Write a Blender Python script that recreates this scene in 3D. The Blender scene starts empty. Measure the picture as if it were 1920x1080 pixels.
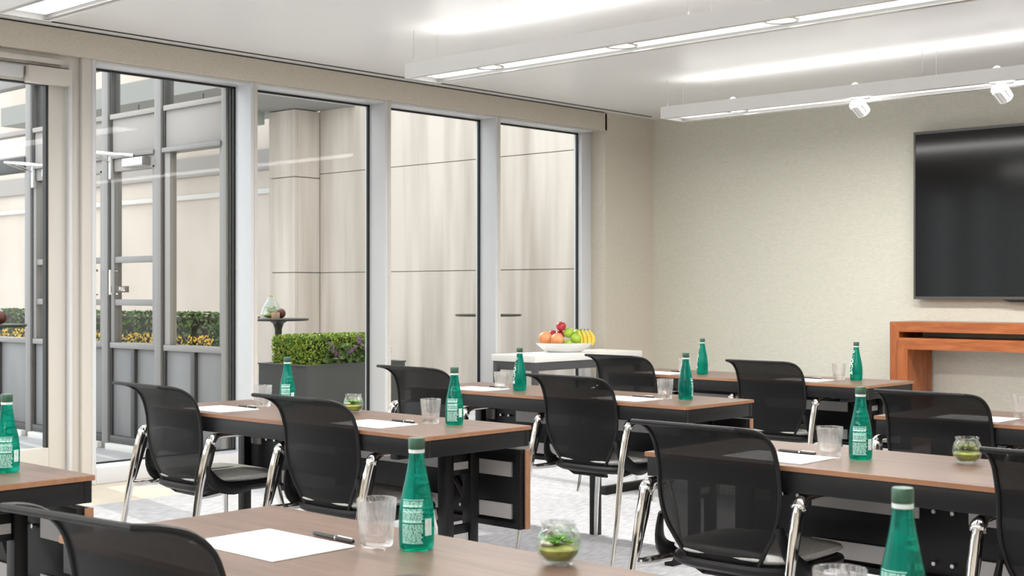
import bpy, bmesh, math, random
from mathutils import Vector, Matrix
random.seed(7)
R = math.radians
scene = bpy.context.scene
COL = scene.collection
PI = math.pi

# ------------------------------------------------------------------ camera
F_PX, HOR, CAM_X, CAM_H, YAW = 2495.0, 547.0, 7.796, 1.24, R(43.015)
cam_d = bpy.data.cameras.new('camera')
cam = bpy.data.objects.new('camera', cam_d)
COL.objects.link(cam)
cam.location = (CAM_X, 0, CAM_H)
cam.rotation_euler = (PI/2, 0, YAW)
cam_d.sensor_width = 36
cam_d.lens = F_PX/1920*36
cam_d.shift_y = (HOR-540)/1920
cam_d.clip_start = 0.05
cam_d.dof.use_dof = True
cam_d.dof.focus_distance = 5.6
cam_d.dof.aperture_fstop = 10
scene.camera = cam
AX = (-math.sin(YAW), math.cos(YAW)); RT = (math.cos(YAW), math.sin(YAW))

def px_on_y(x, Y):                    # X where the pixel column meets the plane Y = const
    t = (x-960)/F_PX
    d = Y/(AX[1]+t*RT[1])
    return CAM_X+d*(AX[0]+t*RT[0])

# ------------------------------------------------------------------ world, sun, exposure
w = bpy.data.worlds.new('sky'); scene.world = w; w.use_nodes = True
bg = w.node_tree.nodes['Background']
bg.inputs[0].default_value = (0.90, 0.95, 1.0, 1); bg.inputs[1].default_value = 1.35
sun_d = bpy.data.lights.new('sun', 'SUN'); sun = bpy.data.objects.new('sun', sun_d); COL.objects.link(sun)
sun_d.energy = 1.5; sun_d.angle = R(0.6); sun_d.color = (1.0, 0.95, 0.87)
sdir = Vector((math.cos(R(33))*math.cos(R(-8)), math.cos(R(33))*math.sin(R(-8)), -math.sin(R(33))))
sun.rotation_euler = sdir.to_track_quat('-Z', 'Y').to_euler()
sun.location = (-8, 2, 8)
scene.view_settings.view_transform = 'Standard'
scene.view_settings.look = 'None'
scene.view_settings.gamma = 1
scene.view_settings.use_curve_mapping = False
scene.view_settings.exposure = 0.9
UP_POWER = 8.5        # watts of the uplight in one ceiling bar

# ------------------------------------------------------------------ materials
MATS = {}
def mat(name, col, rough=0.5, metal=0.0, **k):
    if name in MATS: return MATS[name]
    m = bpy.data.materials.new(name); m.use_nodes = True
    b = m.node_tree.nodes['Principled BSDF']
    b.inputs['Base Color'].default_value = (*col, 1)
    b.inputs['Roughness'].default_value = rough
    b.inputs['Metallic'].default_value = metal
    for kk, v in k.items(): b.inputs[kk].default_value = v
    MATS[name] = m
    return m

def textured(name, c1, c2, scale=(1,1,1), nscale=8.0, detail=5, rough=0.6, bump=0.0, bscale=None, contrast=(0.35,0.65), spec=0.5):
    """principled material whose colour wanders between c1 and c2 along stretched object-space noise"""
    m = bpy.data.materials.new(name); m.use_nodes = True
    nt = m.node_tree; b = nt.nodes['Principled BSDF']
    tc = nt.nodes.new('ShaderNodeTexCoord'); mp = nt.nodes.new('ShaderNodeMapping')
    mp.inputs['Scale'].default_value = scale
    nz = nt.nodes.new('ShaderNodeTexNoise'); nz.inputs['Scale'].default_value = nscale; nz.inputs['Detail'].default_value = detail
    cr = nt.nodes.new('ShaderNodeValToRGB')
    cr.color_ramp.elements[0].position = contrast[0]; cr.color_ramp.elements[1].position = contrast[1]
    cr.color_ramp.elements[0].color = (*c1, 1); cr.color_ramp.elements[1].color = (*c2, 1)
    L = nt.links.new
    L(tc.outputs['Object'], mp.inputs[0]); L(mp.outputs[0], nz.inputs['Vector']); L(nz.outputs[0], cr.inputs[0]); L(cr.outputs[0], b.inputs['Base Color'])
    b.inputs['Roughness'].default_value = rough
    b.inputs['Specular IOR Level'].default_value = spec
    if bump:
        bp = nt.nodes.new('ShaderNodeBump'); bp.inputs['Strength'].default_value = bump; bp.inputs['Distance'].default_value = 0.004
        n2 = nt.nodes.new('ShaderNodeTexNoise'); n2.inputs['Scale'].default_value = bscale or nscale*3; n2.inputs['Detail'].default_value = 3
        L(mp.outputs[0], n2.inputs['Vector']); L(n2.outputs[0], bp.inputs['Height']); L(bp.outputs[0], b.inputs['Normal'])
    MATS[name] = m
    return m

def thin_glass(name, tint=(0.97,0.98,0.97), ior=1.45):
    m = bpy.data.materials.new(name); m.use_nodes = True
    nt = m.node_tree; nt.nodes.clear()
    o = nt.nodes.new('ShaderNodeOutputMaterial'); mx = nt.nodes.new('ShaderNodeMixShader')
    tr = nt.nodes.new('ShaderNodeBsdfTransparent'); gl = nt.nodes.new('ShaderNodeBsdfGlossy'); lw = nt.nodes.new('ShaderNodeLayerWeight')
    pw = nt.nodes.new('ShaderNodeMath'); pw.operation = 'POWER'; pw.inputs[1].default_value = 5
    fr = nt.nodes.new('ShaderNodeMath'); fr.operation = 'MULTIPLY_ADD'; fr.inputs[1].default_value = 0.35; fr.inputs[2].default_value = 0.004
    tr.inputs[0].default_value = (*tint, 1); gl.inputs['Roughness'].default_value = 0.0; lw.inputs[0].default_value = 0.5
    L = nt.links.new
    L(lw.outputs['Facing'], pw.inputs[0]); L(pw.outputs[0], fr.inputs[0])
    L(fr.outputs[0], mx.inputs[0]); L(tr.outputs[0], mx.inputs[1]); L(gl.outputs[0], mx.inputs[2]); L(mx.outputs[0], o.inputs[0])
    MATS[name] = m
    return m

def part_glass(name, col, trans=0.5, ior=1.4, rough=0.0, diffuse=None, dfac=0.0, tcol=None):
    """refracting glass let through by a share of clear transmission, optionally with some body colour"""
    m = bpy.data.materials.new(name); m.use_nodes = True
    nt = m.node_tree; nt.nodes.clear()
    o = nt.nodes.new('ShaderNodeOutputMaterial')
    g = nt.nodes.new('ShaderNodeBsdfGlass'); g.inputs['Color'].default_value = (*col, 1); g.inputs['IOR'].default_value = ior; g.inputs['Roughness'].default_value = rough
    t = nt.nodes.new('ShaderNodeBsdfTransparent'); t.inputs[0].default_value = (*(tcol or col), 1)
    mx = nt.nodes.new('ShaderNodeMixShader'); mx.inputs[0].default_value = trans
    L = nt.links.new
    L(g.outputs[0], mx.inputs[1]); L(t.outputs[0], mx.inputs[2])
    last = mx
    if diffuse:
        d = nt.nodes.new('ShaderNodeBsdfPrincipled'); d.inputs['Base Color'].default_value = (*diffuse, 1); d.inputs['Roughness'].default_value = 0.08
        m2 = nt.nodes.new('ShaderNodeMixShader'); m2.inputs[0].default_value = dfac
        L(mx.outputs[0], m2.inputs[1]); L(d.outputs[0], m2.inputs[2]); last = m2
    L(last.outputs[0], o.inputs[0])
    MATS[name] = m
    return m

def emit(name, col, s):
    m = bpy.data.materials.new(name); m.use_nodes = True
    nt = m.node_tree; nt.nodes.clear()
    o = nt.nodes.new('ShaderNodeOutputMaterial'); e = nt.nodes.new('ShaderNodeEmission')
    e.inputs[0].default_value = (*col, 1); e.inputs[1].default_value = s
    nt.links.new(e.outputs[0], o.inputs[0]); MATS[name] = m
    return m

def mesh_fabric(name):
    """black woven net: a fine weave of holes lets a little light through"""
    m = bpy.data.materials.new(name); m.use_nodes = True
    nt = m.node_tree; b = nt.nodes['Principled BSDF']; o = nt.nodes['Material Output']
    b.inputs['Base Color'].default_value = (0.004, 0.004, 0.0042, 1); b.inputs['Roughness'].default_value = 0.6; b.inputs['Specular IOR Level'].default_value = 0.22
    tc = nt.nodes.new('ShaderNodeTexCoord'); mp = nt.nodes.new('ShaderNodeMapping'); mp.inputs['Scale'].default_value = (420, 420, 420)
    wv = nt.nodes.new('ShaderNodeTexVoronoi')
    cr = nt.nodes.new('ShaderNodeValToRGB')
    cr.color_ramp.elements[0].position = 0.16; cr.color_ramp.elements[0].color = (0.30,)*3+(1,)
    cr.color_ramp.elements[1].position = 0.34; cr.color_ramp.elements[1].color = (0.02,)*3+(1,)
    t = nt.nodes.new('ShaderNodeBsdfTransparent'); mx = nt.nodes.new('ShaderNodeMixShader')
    L = nt.links.new
    L(tc.outputs['Object'], mp.inputs[0]); L(mp.outputs[0], wv.inputs['Vector']); L(wv.outputs['Distance'], cr.inputs[0])
    L(cr.outputs[0], mx.inputs[0]); L(b.outputs[0], mx.inputs[1]); L(t.outputs[0], mx.inputs[2]); L(mx.outputs[0], o.inputs[0])
    MATS[name] = m
    return m

def wood(name, c1, c2, c3, axis_scale=(1,9,9), nscale=2.2, rough=0.35, spec=0.4):
    m = bpy.data.materials.new(name); m.use_nodes = True
    nt = m.node_tree; b = nt.nodes['Principled BSDF']
    tc = nt.nodes.new('ShaderNodeTexCoord'); mp = nt.nodes.new('ShaderNodeMapping'); mp.inputs['Scale'].default_value = axis_scale
    nz = nt.nodes.new('ShaderNodeTexNoise'); nz.inputs['Scale'].default_value = nscale; nz.inputs['Detail'].default_value = 8; nz.inputs['Roughness'].default_value = 0.62
    nz.inputs['Distortion'].default_value = 0.7
    cr = nt.nodes.new('ShaderNodeValToRGB'); e = cr.color_ramp.elements
    e[0].position = 0.28; e[0].color = (*c1, 1); e[1].position = 0.72; e[1].color = (*c3, 1)
    n = e.new(0.5); n.color = (*c2, 1)
    L = nt.links.new
    L(tc.outputs['Object'], mp.inputs[0]); L(mp.outputs[0], nz.inputs['Vector']); L(nz.outputs[0], cr.inputs[0]); L(cr.outputs[0], b.inputs['Base Color'])
    b.inputs['Roughness'].default_value = rough; b.inputs['Specular IOR Level'].default_value = spec
    MATS[name] = m
    return m

M_WHITE = mat('white paint', (0.80,0.80,0.79), 0.5)
M_CEIL = mat('ceiling paint', (0.82,0.82,0.82), 0.32)
M_FABWALL = textured('sage grasscloth', (0.56,0.55,0.47), (0.66,0.645,0.56), (1.2,1.2,16), 26, 4, 0.8, 0.25, 40)
M_BEIGE = textured('beige grasscloth', (0.53,0.485,0.41), (0.63,0.58,0.50), (1.5,1.5,16), 26, 4, 0.8, 0.25, 40)
M_CARPET = textured('grey carpet', (0.33,0.33,0.345), (0.50,0.50,0.515), (5,1.0,1), 14, 6, 0.95, 0.6, 90)
M_STONE = textured('cream stone', (0.62,0.55,0.43), (0.70,0.63,0.52), (1,1,1), 4, 4, 0.35)
M_FRAME = mat('satin frame paint', (0.62,0.63,0.65), 0.35)
M_FRAMEW = mat('warm frame paint', (0.60,0.57,0.525), 0.4)
M_GASKET = mat('black gasket', (0.01,0.01,0.01), 0.5)
M_GLASS = thin_glass('window glass')
M_SCREENGLASS = thin_glass('screen glass', (0.94,0.93,0.91))
M_BLACK = mat('black powder coat', (0.007,0.007,0.0075), 0.42, **{'Specular IOR Level': 0.3})
M_BLACKP = mat('black plastic', (0.008,0.008,0.0085), 0.45, **{'Specular IOR Level': 0.3})
M_CHROME = mat('polished aluminium', (0.86,0.84,0.82), 0.08, 1.0)
M_ALU = mat('brushed aluminium', (0.55,0.54,0.53), 0.35, 1.0)
M_PLATE = mat('grey steel strip', (0.50,0.48,0.47), 0.45, 0.3)
M_NET = mesh_fabric('black net fabric')
M_SEAT = textured('grey seat fabric', (0.48,0.48,0.46), (0.57,0.57,0.545), (1,1,1), 120, 3, 0.9, 0.3, 200)
M_WALNUT = wood('walnut laminate', (0.078,0.046,0.034), (0.128,0.078,0.057), (0.180,0.115,0.085), (1.2,16,16), 2.0, 0.30, 0.28)
M_EDGE = wood('walnut edge band', (0.24,0.115,0.060), (0.29,0.145,0.078), (0.34,0.175,0.095), (1.2,10,10), 2.2, 0.4)
M_CHERRY = wood('cherry veneer', (0.21,0.052,0.014), (0.33,0.095,0.026), (0.43,0.145,0.045), (1.4,8,14), 2.4, 0.32)
M_CHERRYV = wood('cherry veneer upright', (0.21,0.052,0.014), (0.33,0.095,0.026), (0.43,0.145,0.045), (14,8,1.4), 2.4, 0.32)
M_PAPER = mat('white paper', (0.88,0.88,0.87), 0.7)
M_PEN = mat('dark pen', (0.03,0.028,0.028), 0.3)
M_BOTTLE = part_glass('green bottle glass', (0.08,0.80,0.64), 0.35, 1.33, 0.0, (0.0,0.16,0.125), 0.36, (0.06,0.72,0.58))
M_PRINT = mat('white bottle print', (0.82,0.90,0.88), 0.5)
M_PRINTG = mat('pale green bottle print', (0.46,0.74,0.67), 0.5)
M_CAP = mat('green bottle cap', (0.05,0.11,0.075), 0.35, 0.4)
M_CAPRING = mat('silver cap ring', (0.70,0.78,0.76), 0.3, 0.3)
M_TUMBLER = part_glass('clear tumbler glass', (1,1,1), 0.62, 1.45, 0.0, (0.9,0.9,0.9), 0.045)
M_BOWLGLASS = part_glass('clear bowl glass', (0.98,1,0.99), 0.72, 1.45)
M_TV = mat('television screen', (0.004,0.004,0.004), 0.12, **{'Specular IOR Level': 0.3})
M_TVB = mat('television bezel', (0.10,0.095,0.09), 0.35, 0.6)
M_SLAB = mat('white quartz', (0.78,0.77,0.74), 0.35)
M_DGREY = mat('dark grey steel', (0.07,0.07,0.075), 0.45)
M_CERAMIC = mat('white ceramic', (0.85,0.85,0.84), 0.15)
M_BARWHITE = mat('white light bar', (0.80,0.80,0.79), 0.4)
M_DIFF = emit('light bar diffuser', (1.0,0.98,0.94), 0.95)
M_LAMP = emit('downlight lens', (1.0,0.96,0.90), 6.0)
M_CONC = textured('weathered concrete', (0.44,0.375,0.315), (0.66,0.585,0.515), (2.2,2.2,0.16), 1.7, 7, 0.85, 0.15, 8, (0.3,0.62))
M_CONCP = textured('pale rendered wall', (0.60,0.525,0.465), (0.70,0.62,0.555), (0.8,0.8,0.5), 1.2, 6, 0.85)
M_TERRACE = textured('terrace paving', (0.42,0.41,0.42), (0.52,0.51,0.51), (1,1,1), 3, 5, 0.7)
M_SCREEN = mat('grey screen frame', (0.25,0.235,0.225), 0.4, 0.1)
M_SCREEND = mat('dark screen frame', (0.055,0.053,0.052), 0.45)
M_SCREENPANEL = textured('grey screen panel', (0.19,0.185,0.185), (0.235,0.23,0.23), (1,1,0.3), 3, 4, 0.5)
M_TRANSOM = mat('grey brown transom', (0.36,0.33,0.31), 0.5)
M_PLANTER = mat('charcoal planter', (0.085,0.085,0.085), 0.6)
M_SOIL = mat('dark soil', (0.03,0.022,0.015), 0.95)
M_KERB = mat('pale kerb', (0.70,0.68,0.65), 0.7)
M_PIPE = mat('grey green pipe', (0.40,0.43,0.38), 0.5)
M_TABLEBLK = mat('dark bronze table', (0.025,0.028,0.018), 0.4)
M_SOFFIT = mat('grey soffit', (0.30,0.30,0.29), 0.7)
def leafmat(name, c1, c2):
    m = textured(name, c1, c2, (1,1,1), 30, 2, 0.5)
    return m
M_LEAF = leafmat('boxwood leaf', (0.08,0.19,0.02), (0.42,0.52,0.05))
M_LEAF2 = leafmat('shrub leaf', (0.06,0.12,0.03), (0.22,0.30,0.09))
M_LEAF3 = leafmat('hedge leaf', (0.02,0.06,0.012), (0.13,0.20,0.03))
M_YELLOW = mat('yellow petal', (0.75,0.46,0.03), 0.6)
M_PURPLE = mat('purple flower', (0.36,0.13,0.36), 0.7)
M_SUCC = leafmat('succulent leaf', (0.07,0.24,0.01), (0.30,0.52,0.05))
M_MOSS = leafmat('moss bed', (0.10,0.13,0.02), (0.36,0.36,0.08))
M_REDLEAF = mat('red brown leaf', (0.12,0.03,0.025), 0.5)
M_PEBBLE = mat('cream pebble', (0.62,0.52,0.44), 0.6)
M_WOODBLK = mat('tan wood block', (0.50,0.33,0.21), 0.7)
M_BROWN = mat('brown leather plate', (0.12,0.06,0.03), 0.5)

# ------------------------------------------------------------------ mesh builder
class MB:
    def __init__(s): s.v, s.f = [], []
    def add(s, vs, fs):
        o = len(s.v); s.v += [tuple(p) for p in vs]; s.f += [tuple(i+o for i in f) for f in fs]; return s
    def box(s, x0, x1, y0, y1, z0, z1):
        v = [(x,y,z) for z in (z0,z1) for y in (y0,y1) for x in (x0,x1)]
        return s.add(v, [(0,2,3,1),(4,5,7,6),(0,1,5,4),(2,6,7,3),(0,4,6,2),(1,3,7,5)])
    def tube(s, pts, rad, n=10, sx=1.0, cap=True, closed=False):
        pts = [Vector(p) for p in pts]; m = len(pts)
        rad = rad if isinstance(rad, (list,tuple)) else [rad]*m
        rings = []; up0 = None
        for i, p in enumerate(pts):
            a = pts[(i-1)%m] if closed else pts[max(0,i-1)]; b = pts[(i+1)%m] if closed else pts[min(m-1,i+1)]
            t = (b-a).normalized()
            if up0 is None:
                up0 = Vector((0,0,1)) if abs(t.z) < 0.8 else Vector((0,1,0))
            u = t.cross(up0)
            if u.length < 1e-5: u = t.cross(Vector((1,0,0)))
            u.normalize(); vv = u.cross(t).normalized(); up0 = vv
            rings.append([p+u*math.cos(2*PI*k/n)*rad[i]*sx+vv*math.sin(2*PI*k/n)*rad[i] for k in range(n)])
        vs = [q for r in rings for q in r]; fs = []
        for i in range(m if closed else m-1):
            j = (i+1)%m
            for k in range(n):
                fs.append((i*n+k, j*n+k, j*n+(k+1)%n, i*n+(k+1)%n))
        if cap and not closed:
            fs.append(tuple(range(n))); fs.append(tuple(reversed(range((m-1)*n, m*n))))
        return s.add(vs, fs)
    def lathe(s, prof, n=32, c=(0,0), flute=None):
        """prof: list of (r,z); flute(k, r, z) may alter r"""
        vs = []; rows = []
        for (r, z) in prof:
            if r < 1e-6:
                rows.append([len(vs)]); vs.append((c[0], c[1], z))
            else:
                rows.append(list(range(len(vs), len(vs)+n)))
                for k in range(n):
                    rr = flute(k, r, z) if flute else r
                    vs.append((c[0]+rr*math.cos(2*PI*k/n), c[1]+rr*math.sin(2*PI*k/n), z))
        fs = []
        for a, b in zip(rows, rows[1:]):
            for k in range(n):
                k2 = (k+1) % n
                if len(a) == 1 and len(b) == 1: continue
                if len(a) == 1: fs.append((a[0], b[k2], b[k]))
                elif len(b) == 1: fs.append((a[k], a[k2], b[0]))
                else: fs.append((a[k], a[k2], b[k2], b[k]))
        return s.add(vs, fs)
    def ball(s, c, r, nu=14, nv=9, sc=(1,1,1)):
        prof = [(r*math.sin(PI*i/nv), -r*math.cos(PI*i/nv)) for i in range(nv+1)]
        b = MB().lathe(prof, nu)
        return s.add([(c[0]+x*sc[0], c[1]+y*sc[1], c[2]+z*sc[2]) for x,y,z in b.v], b.f)
    def grid(s, fn, nu, nv):
        vs = [fn(i/nu, j/nv) for j in range(nv+1) for i in range(nu+1)]
        fs = [(j*(nu+1)+i, j*(nu+1)+i+1, (j+1)*(nu+1)+i+1, (j+1)*(nu+1)+i) for j in range(nv) for i in range(nu)]
        return s.add(vs, fs)
    def mesh(s, name, m, smooth=True, angle=0.6):
        me = bpy.data.meshes.new(name); me.from_pydata(s.v, [], s.f); me.update()
        bm = bmesh.new(); bm.from_mesh(me); bmesh.ops.recalc_face_normals(bm, faces=bm.faces); bm.to_mesh(me); bm.free()
        if smooth:
            me.polygons.foreach_set('use_smooth', [True]*len(me.polygons)); me.set_sharp_from_angle(angle=angle)
        me.materials.append(m)
        return me

def rbox(x0, x1, y0, y1, z0, z1, b=0.003, seg=2):
    bm = bmesh.new(); bmesh.ops.create_cube(bm, size=1)
    for v in bm.verts:
        v.co = ((x0+x1)/2+v.co.x*(x1-x0), (y0+y1)/2+v.co.y*(y1-y0), (z0+z1)/2+v.co.z*(z1-z0))
    bmesh.ops.bevel(bm, geom=list(bm.edges), offset=b, segments=seg, profile=0.5, affect='EDGES')
    m = MB(); m.v = [tuple(v.co) for v in bm.verts]; bm.verts.index_update()
    m.f = [tuple(v.index for v in f.verts) for f in bm.faces]; bm.free()
    return m

def link(o, parent=None):
    COL.objects.link(o)
    if parent: o.parent = parent
    return o
def obj(name, mb, m, parent=None, loc=None, rot=None, smooth=True):
    me = mb.mesh(name, m, smooth) if isinstance(mb, MB) else mb
    o = bpy.data.objects.new(name, me); link(o, parent)
    if loc: o.location = loc
    if rot: o.rotation_euler = rot
    return o
def tag(o, label, cat, group=None):
    o['label'] = label; o['category'] = cat
    if group: o['group'] = group
    return o
def thing(name, label, cat, loc=(0,0,0), rz=0, group=None):
    o = bpy.data.objects.new(name, None); COL.objects.link(o); o.empty_display_size = 0.1
    o.location = loc; o.rotation_euler = (0,0,rz)
    return tag(o, label, cat, group)
def struct(o, label=None):
    o['kind'] = 'structure'
    if label: o['label'] = label
    return o
def copy_tree(o, parent=None):
    c = o.copy(); COL.objects.link(c); c.parent = parent
    for ch in list(o.children): copy_tree(ch, c)
    return c
def empty(name, loc=(0,0,0)):
    o = bpy.data.objects.new(name, None); COL.objects.link(o); o.location = loc; o.empty_display_size = 0.1
    return o

# ------------------------------------------------------------------ room shell
CEIL, YW, XR, YB = 2.905, 10.338, 9.6, -4.0
struct(obj('floor', MB().box(0.75, XR, YB, YW, -0.12, 0), M_CARPET, smooth=False), 'pale grey streaked carpet floor of the meeting room')
struct(obj('trim_1', MB().box(-0.30, 0.75, YB, YW, -0.12, -0.001), M_STONE, smooth=False), 'cream stone floor strip along the windows')
ce = struct(obj('ceiling', MB().box(-0.3, XR, YB, YW, CEIL, CEIL+0.12), M_CEIL, smooth=False), 'white painted ceiling')
for a, b in ((1.2, 10.16),):
    obj('slot_diffuser', MB().box(0.118, 0.140, a, b, CEIL-0.004, CEIL+0.004), M_GASKET, ce, smooth=False)
struct(obj('wall_front', MB().box(0.02, XR, YW, YW+0.15, -0.12, CEIL+0.12), M_FABWALL, smooth=False), 'sage grey grasscloth wall behind the television')
struct(obj('wall_right', MB().box(XR, XR+0.15, YB, YW+0.15, -0.12, CEIL+0.12), M_BEIGE, smooth=False), 'beige wall opposite the windows')
struct(obj('wall_back', MB().box(-0.3, XR+0.15, YB-0.15, YB, -0.12, CEIL+0.12), M_BEIGE, smooth=False), 'beige wall at the back of the room')
wl = struct(obj('wall_left', MB().box(-0.30, 0.02, 9.60, YW+0.15, -0.12, CEIL+0.12), M_BEIGE, smooth=False), 'beige grasscloth wall beside the last window')
obj('fascia', rbox(-0.30, 0.02, YB, 9.63, 2.733, 2.895, 0.004), M_BEIGE, wl)
obj('shadow_gap', MB().box(-0.30, 0.006, YB, 9.63, 2.895, CEIL), M_GASKET, wl, smooth=False)

# windows: deep painted mullion fins, glass 0.19 m behind their front
MUL = [(4.375,4.435), (5.640,5.698), (6.908,6.967), (8.155,8.212), (9.456,9.600)]
for i in range(4):
    y0 = MUL[i][1]; y1 = MUL[i+1][0]
    wn = struct(empty('window_%d' % (i+1), (0,(y0+y1)/2,0)), 'tall fixed window between painted metal mullions')
    c = (y0+y1)/2
    def wp(name, mb, m): 
        mb.v = [(x, y-c, z) for x,y,z in mb.v]
        return obj(name, mb, m, wn)
    if i == 3:
        wp('mullion', rbox(-0.24, -0.145, MUL[4][0], MUL[4][1]-0.001, 0, 2.733, 0.003), M_FRAME)
    if i == 0:
        wp('mullion', rbox(-0.24, 0.0, MUL[0][0]+0.03, MUL[0][1], 0, 2.733, 0.003), M_FRAME)
    if i < 3:
        m = MUL[i+1]
        wp('mullion', rbox(-0.24, 0.0, m[0], m[1]-0.012, 0, 2.733, 0.003), M_FRAME)
        wp('mullion_cover', rbox(-0.05, 0.006, m[1]-0.030, m[1]-0.004, 0, 2.731, 0.002), M_FRAMEW)
    wp('head_rail', rbox(-0.24, -0.012, y0, y1, 2.712, 2.7325, 0.002), M_FRAME)
    wp('sill_rail', rbox(-0.24, 0.0, y0, y1, 0.0, 0.105, 0.004), M_FRAME)
    g = MB()
    g.box(-0.205,-0.185, y0, y0+0.010, 0.105, 2.712).box(-0.205,-0.185, y1-0.016, y1, 0.105, 2.712)
    g.box(-0.205,-0.185, y0, y1, 2.698, 2.712).box(-0.205,-0.185, y0, y1, 0.105, 0.115)
    wp('gasket', g, M_GASKET)
    wp('glass_pane', MB().box(-0.197, -0.193, y0+0.008, y1-0.014, 0.112, 2.70), M_GLASS)

# glazed door at the near end
dr = struct(empty('door_1', (0,3.6,0)), 'glazed entrance door in a warm painted frame')
def dp(name, mb, m):
    mb.v = [(x, y-3.6, z) for x,y,z in mb.v]
    return obj(name, mb, m, dr)
dp('jamb', rbox(-0.24, 0.0, 4.335, 4.404, 0, 2.733, 0.003), M_FRAMEW)
dp('jamb_stop', rbox(-0.24, -0.03, 4.262, 4.334, 0, 2.733, 0.003), M_FRAMEW)
dp('jamb_bead', rbox(-0.045, 0.004, 4.245, 4.268, 0, 2.66, 0.003), M_FRAME)
dp('head_frame', rbox(-0.24, -0.02, 3.0, 4.262, 2.655, 2.733, 0.003), M_FRAMEW)
dp('stile', rbox(-0.09, -0.035, 4.128, 4.240, 0.01, 2.645, 0.004), M_FRAMEW)
dp('stile', rbox(-0.09, -0.035, 3.0, 3.12, 0.01, 2.645, 0.004), M_FRAMEW)
dp('top_rail', rbox(-0.09, -0.035, 3.12, 4.128, 2.545, 2.645, 0.004), M_FRAMEW)
dp('bottom_rail', rbox(-0.09, -0.035, 3.12, 4.128, 0.01, 0.26, 0.004), M_FRAMEW)
g = MB().box(-0.085,-0.045, 4.112, 4.128, 0.26, 2.545).box(-0.085,-0.045, 3.12, 3.13, 0.26, 2.545).box(-0.085,-0.045, 3.12, 4.128, 2.535, 2.545)
dp('gasket', g, M_GASKET)
dp('glass_pane', MB().box(-0.066, -0.061, 3.128, 4.114, 0.26, 2.537), M_GLASS)
dp('closer_body', rbox(-0.035, 0.035, 3.96, 4.245, 2.535, 2.640, 0.008), M_FRAMEW)
dp('closer_track', rbox(-0.03, 0.015, 3.15, 4.20, 2.665, 2.700, 0.004), M_FRAMEW)
dp('closer_cover', rbox(-0.035, 0.010, 3.15, 3.94, 2.56, 2.635, 0.006), M_FRAME)
w5 = struct(obj('window_5', rbox(-0.24, 0.0, 2.9, 3.0, 0, 2.733, 0.003), M_FRAME), 'unseen glazed bay added behind the door to let in more sky light')  # unseen bay, added to bring more sky light into the room
for a in (1.65, 0.40, -0.85, -2.10, -3.35):
    obj('mullion', rbox(-0.24, 0.0, a-0.03, a+0.03, 0, 2.733, 0.003), M_FRAME, w5)
obj('sill_rail', rbox(-0.24, 0.0, YB, 2.9, 0, 0.105, 0.003), M_FRAME, w5)
obj('glass_pane', MB().box(-0.197, -0.193, YB, 2.9, 0.105, 2.733), M_GLASS, w5, smooth=False)

# ------------------------------------------------------------------ terrace outside
struct(obj('floor_terrace', MB().box(-25, -0.30, -6, 13, -0.14, -0.02), M_TERRACE, smooth=False), 'pale grey terrace paving outside the windows')
# concrete wall of large panels with open joints
YC = 11.6
cw = struct(obj('wall_terrace', MB().box(-6.70, 0.0, YC+0.06, YC+0.3, -0.1, 5.2), M_TRANSOM, smooth=False), 'weathered concrete panel wall closing the terrace')
xs = [-6.650, -5.2, -3.55, -1.95, -0.30]
zs = [0.0, 1.50, 2.86, 4.22, 5.2]
for i in range(4):
    for j in range(4):
        obj('concrete_panel', rbox(xs[i]+0.002, xs[i+1]-0.002, YC, YC+0.06, zs[j]+0.004, zs[j+1]-0.004, 0.004, 1), M_CONC, cw)
pr = struct(obj('wall_pier', MB().box(-7.19, -6.68, 11.20, YC+0.28, -0.1, 3.72), M_TRANSOM, smooth=False), 'concrete pier standing out of the terrace wall')
for j, (za, zb) in enumerate(((0.0,1.50),(1.50,2.80),(2.80,3.72))):
    obj('concrete_panel', rbox(-7.22, -6.646, 11.165, 11.215, za+0.006, zb-0.006, 0.004, 1), M_CONC, pr)
    obj('concrete_panel', rbox(-6.68, -6.646, 11.217, YC-0.002, za+0.006, zb-0.006, 0.004, 1), M_CONC, pr)
struct(obj('wall_pale', MB().box(-25, -7.6, 12.2, 12.4, -0.1, 6.2), M_CONCP, smooth=False), 'pale rendered wall far behind the glazed screen')
ld = struct(empty('trim_2', (-12,12.18,0)), 'low relief bands on the pale wall')
for z0, z1, m in ((2.72,2.80,M_KERB),(3.08,3.40,M_TRANSOM)):
    obj('relief_band', rbox(-12.6, 3.6, -0.06, 0.0, z0, z1, 0.01, 1), m, ld)
cn = struct(obj('ceiling_canopy', MB().box(-11.5, -5.9, 9.4, 11.59, 3.725, 4.0), M_SOFFIT, smooth=False), 'grey soffit of the terrace canopy')
tp = obj('drainpipe', MB().tube([(0,0,-0.02),(0,0,3.6)], 0.075, 14), M_PIPE, None, (-7.42,11.0,0)); 
tag(tp, 'grey green rainwater pipe beside the concrete pier', 'pipe')
obj('collar', MB().tube([(0,0,2.5),(0,0,2.56)], 0.088, 14), M_PIPE, tp); obj('hopper', rbox(-0.14,0.14,-0.14,0.14,3.55,3.75,0.01), M_PIPE, tp)

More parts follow.
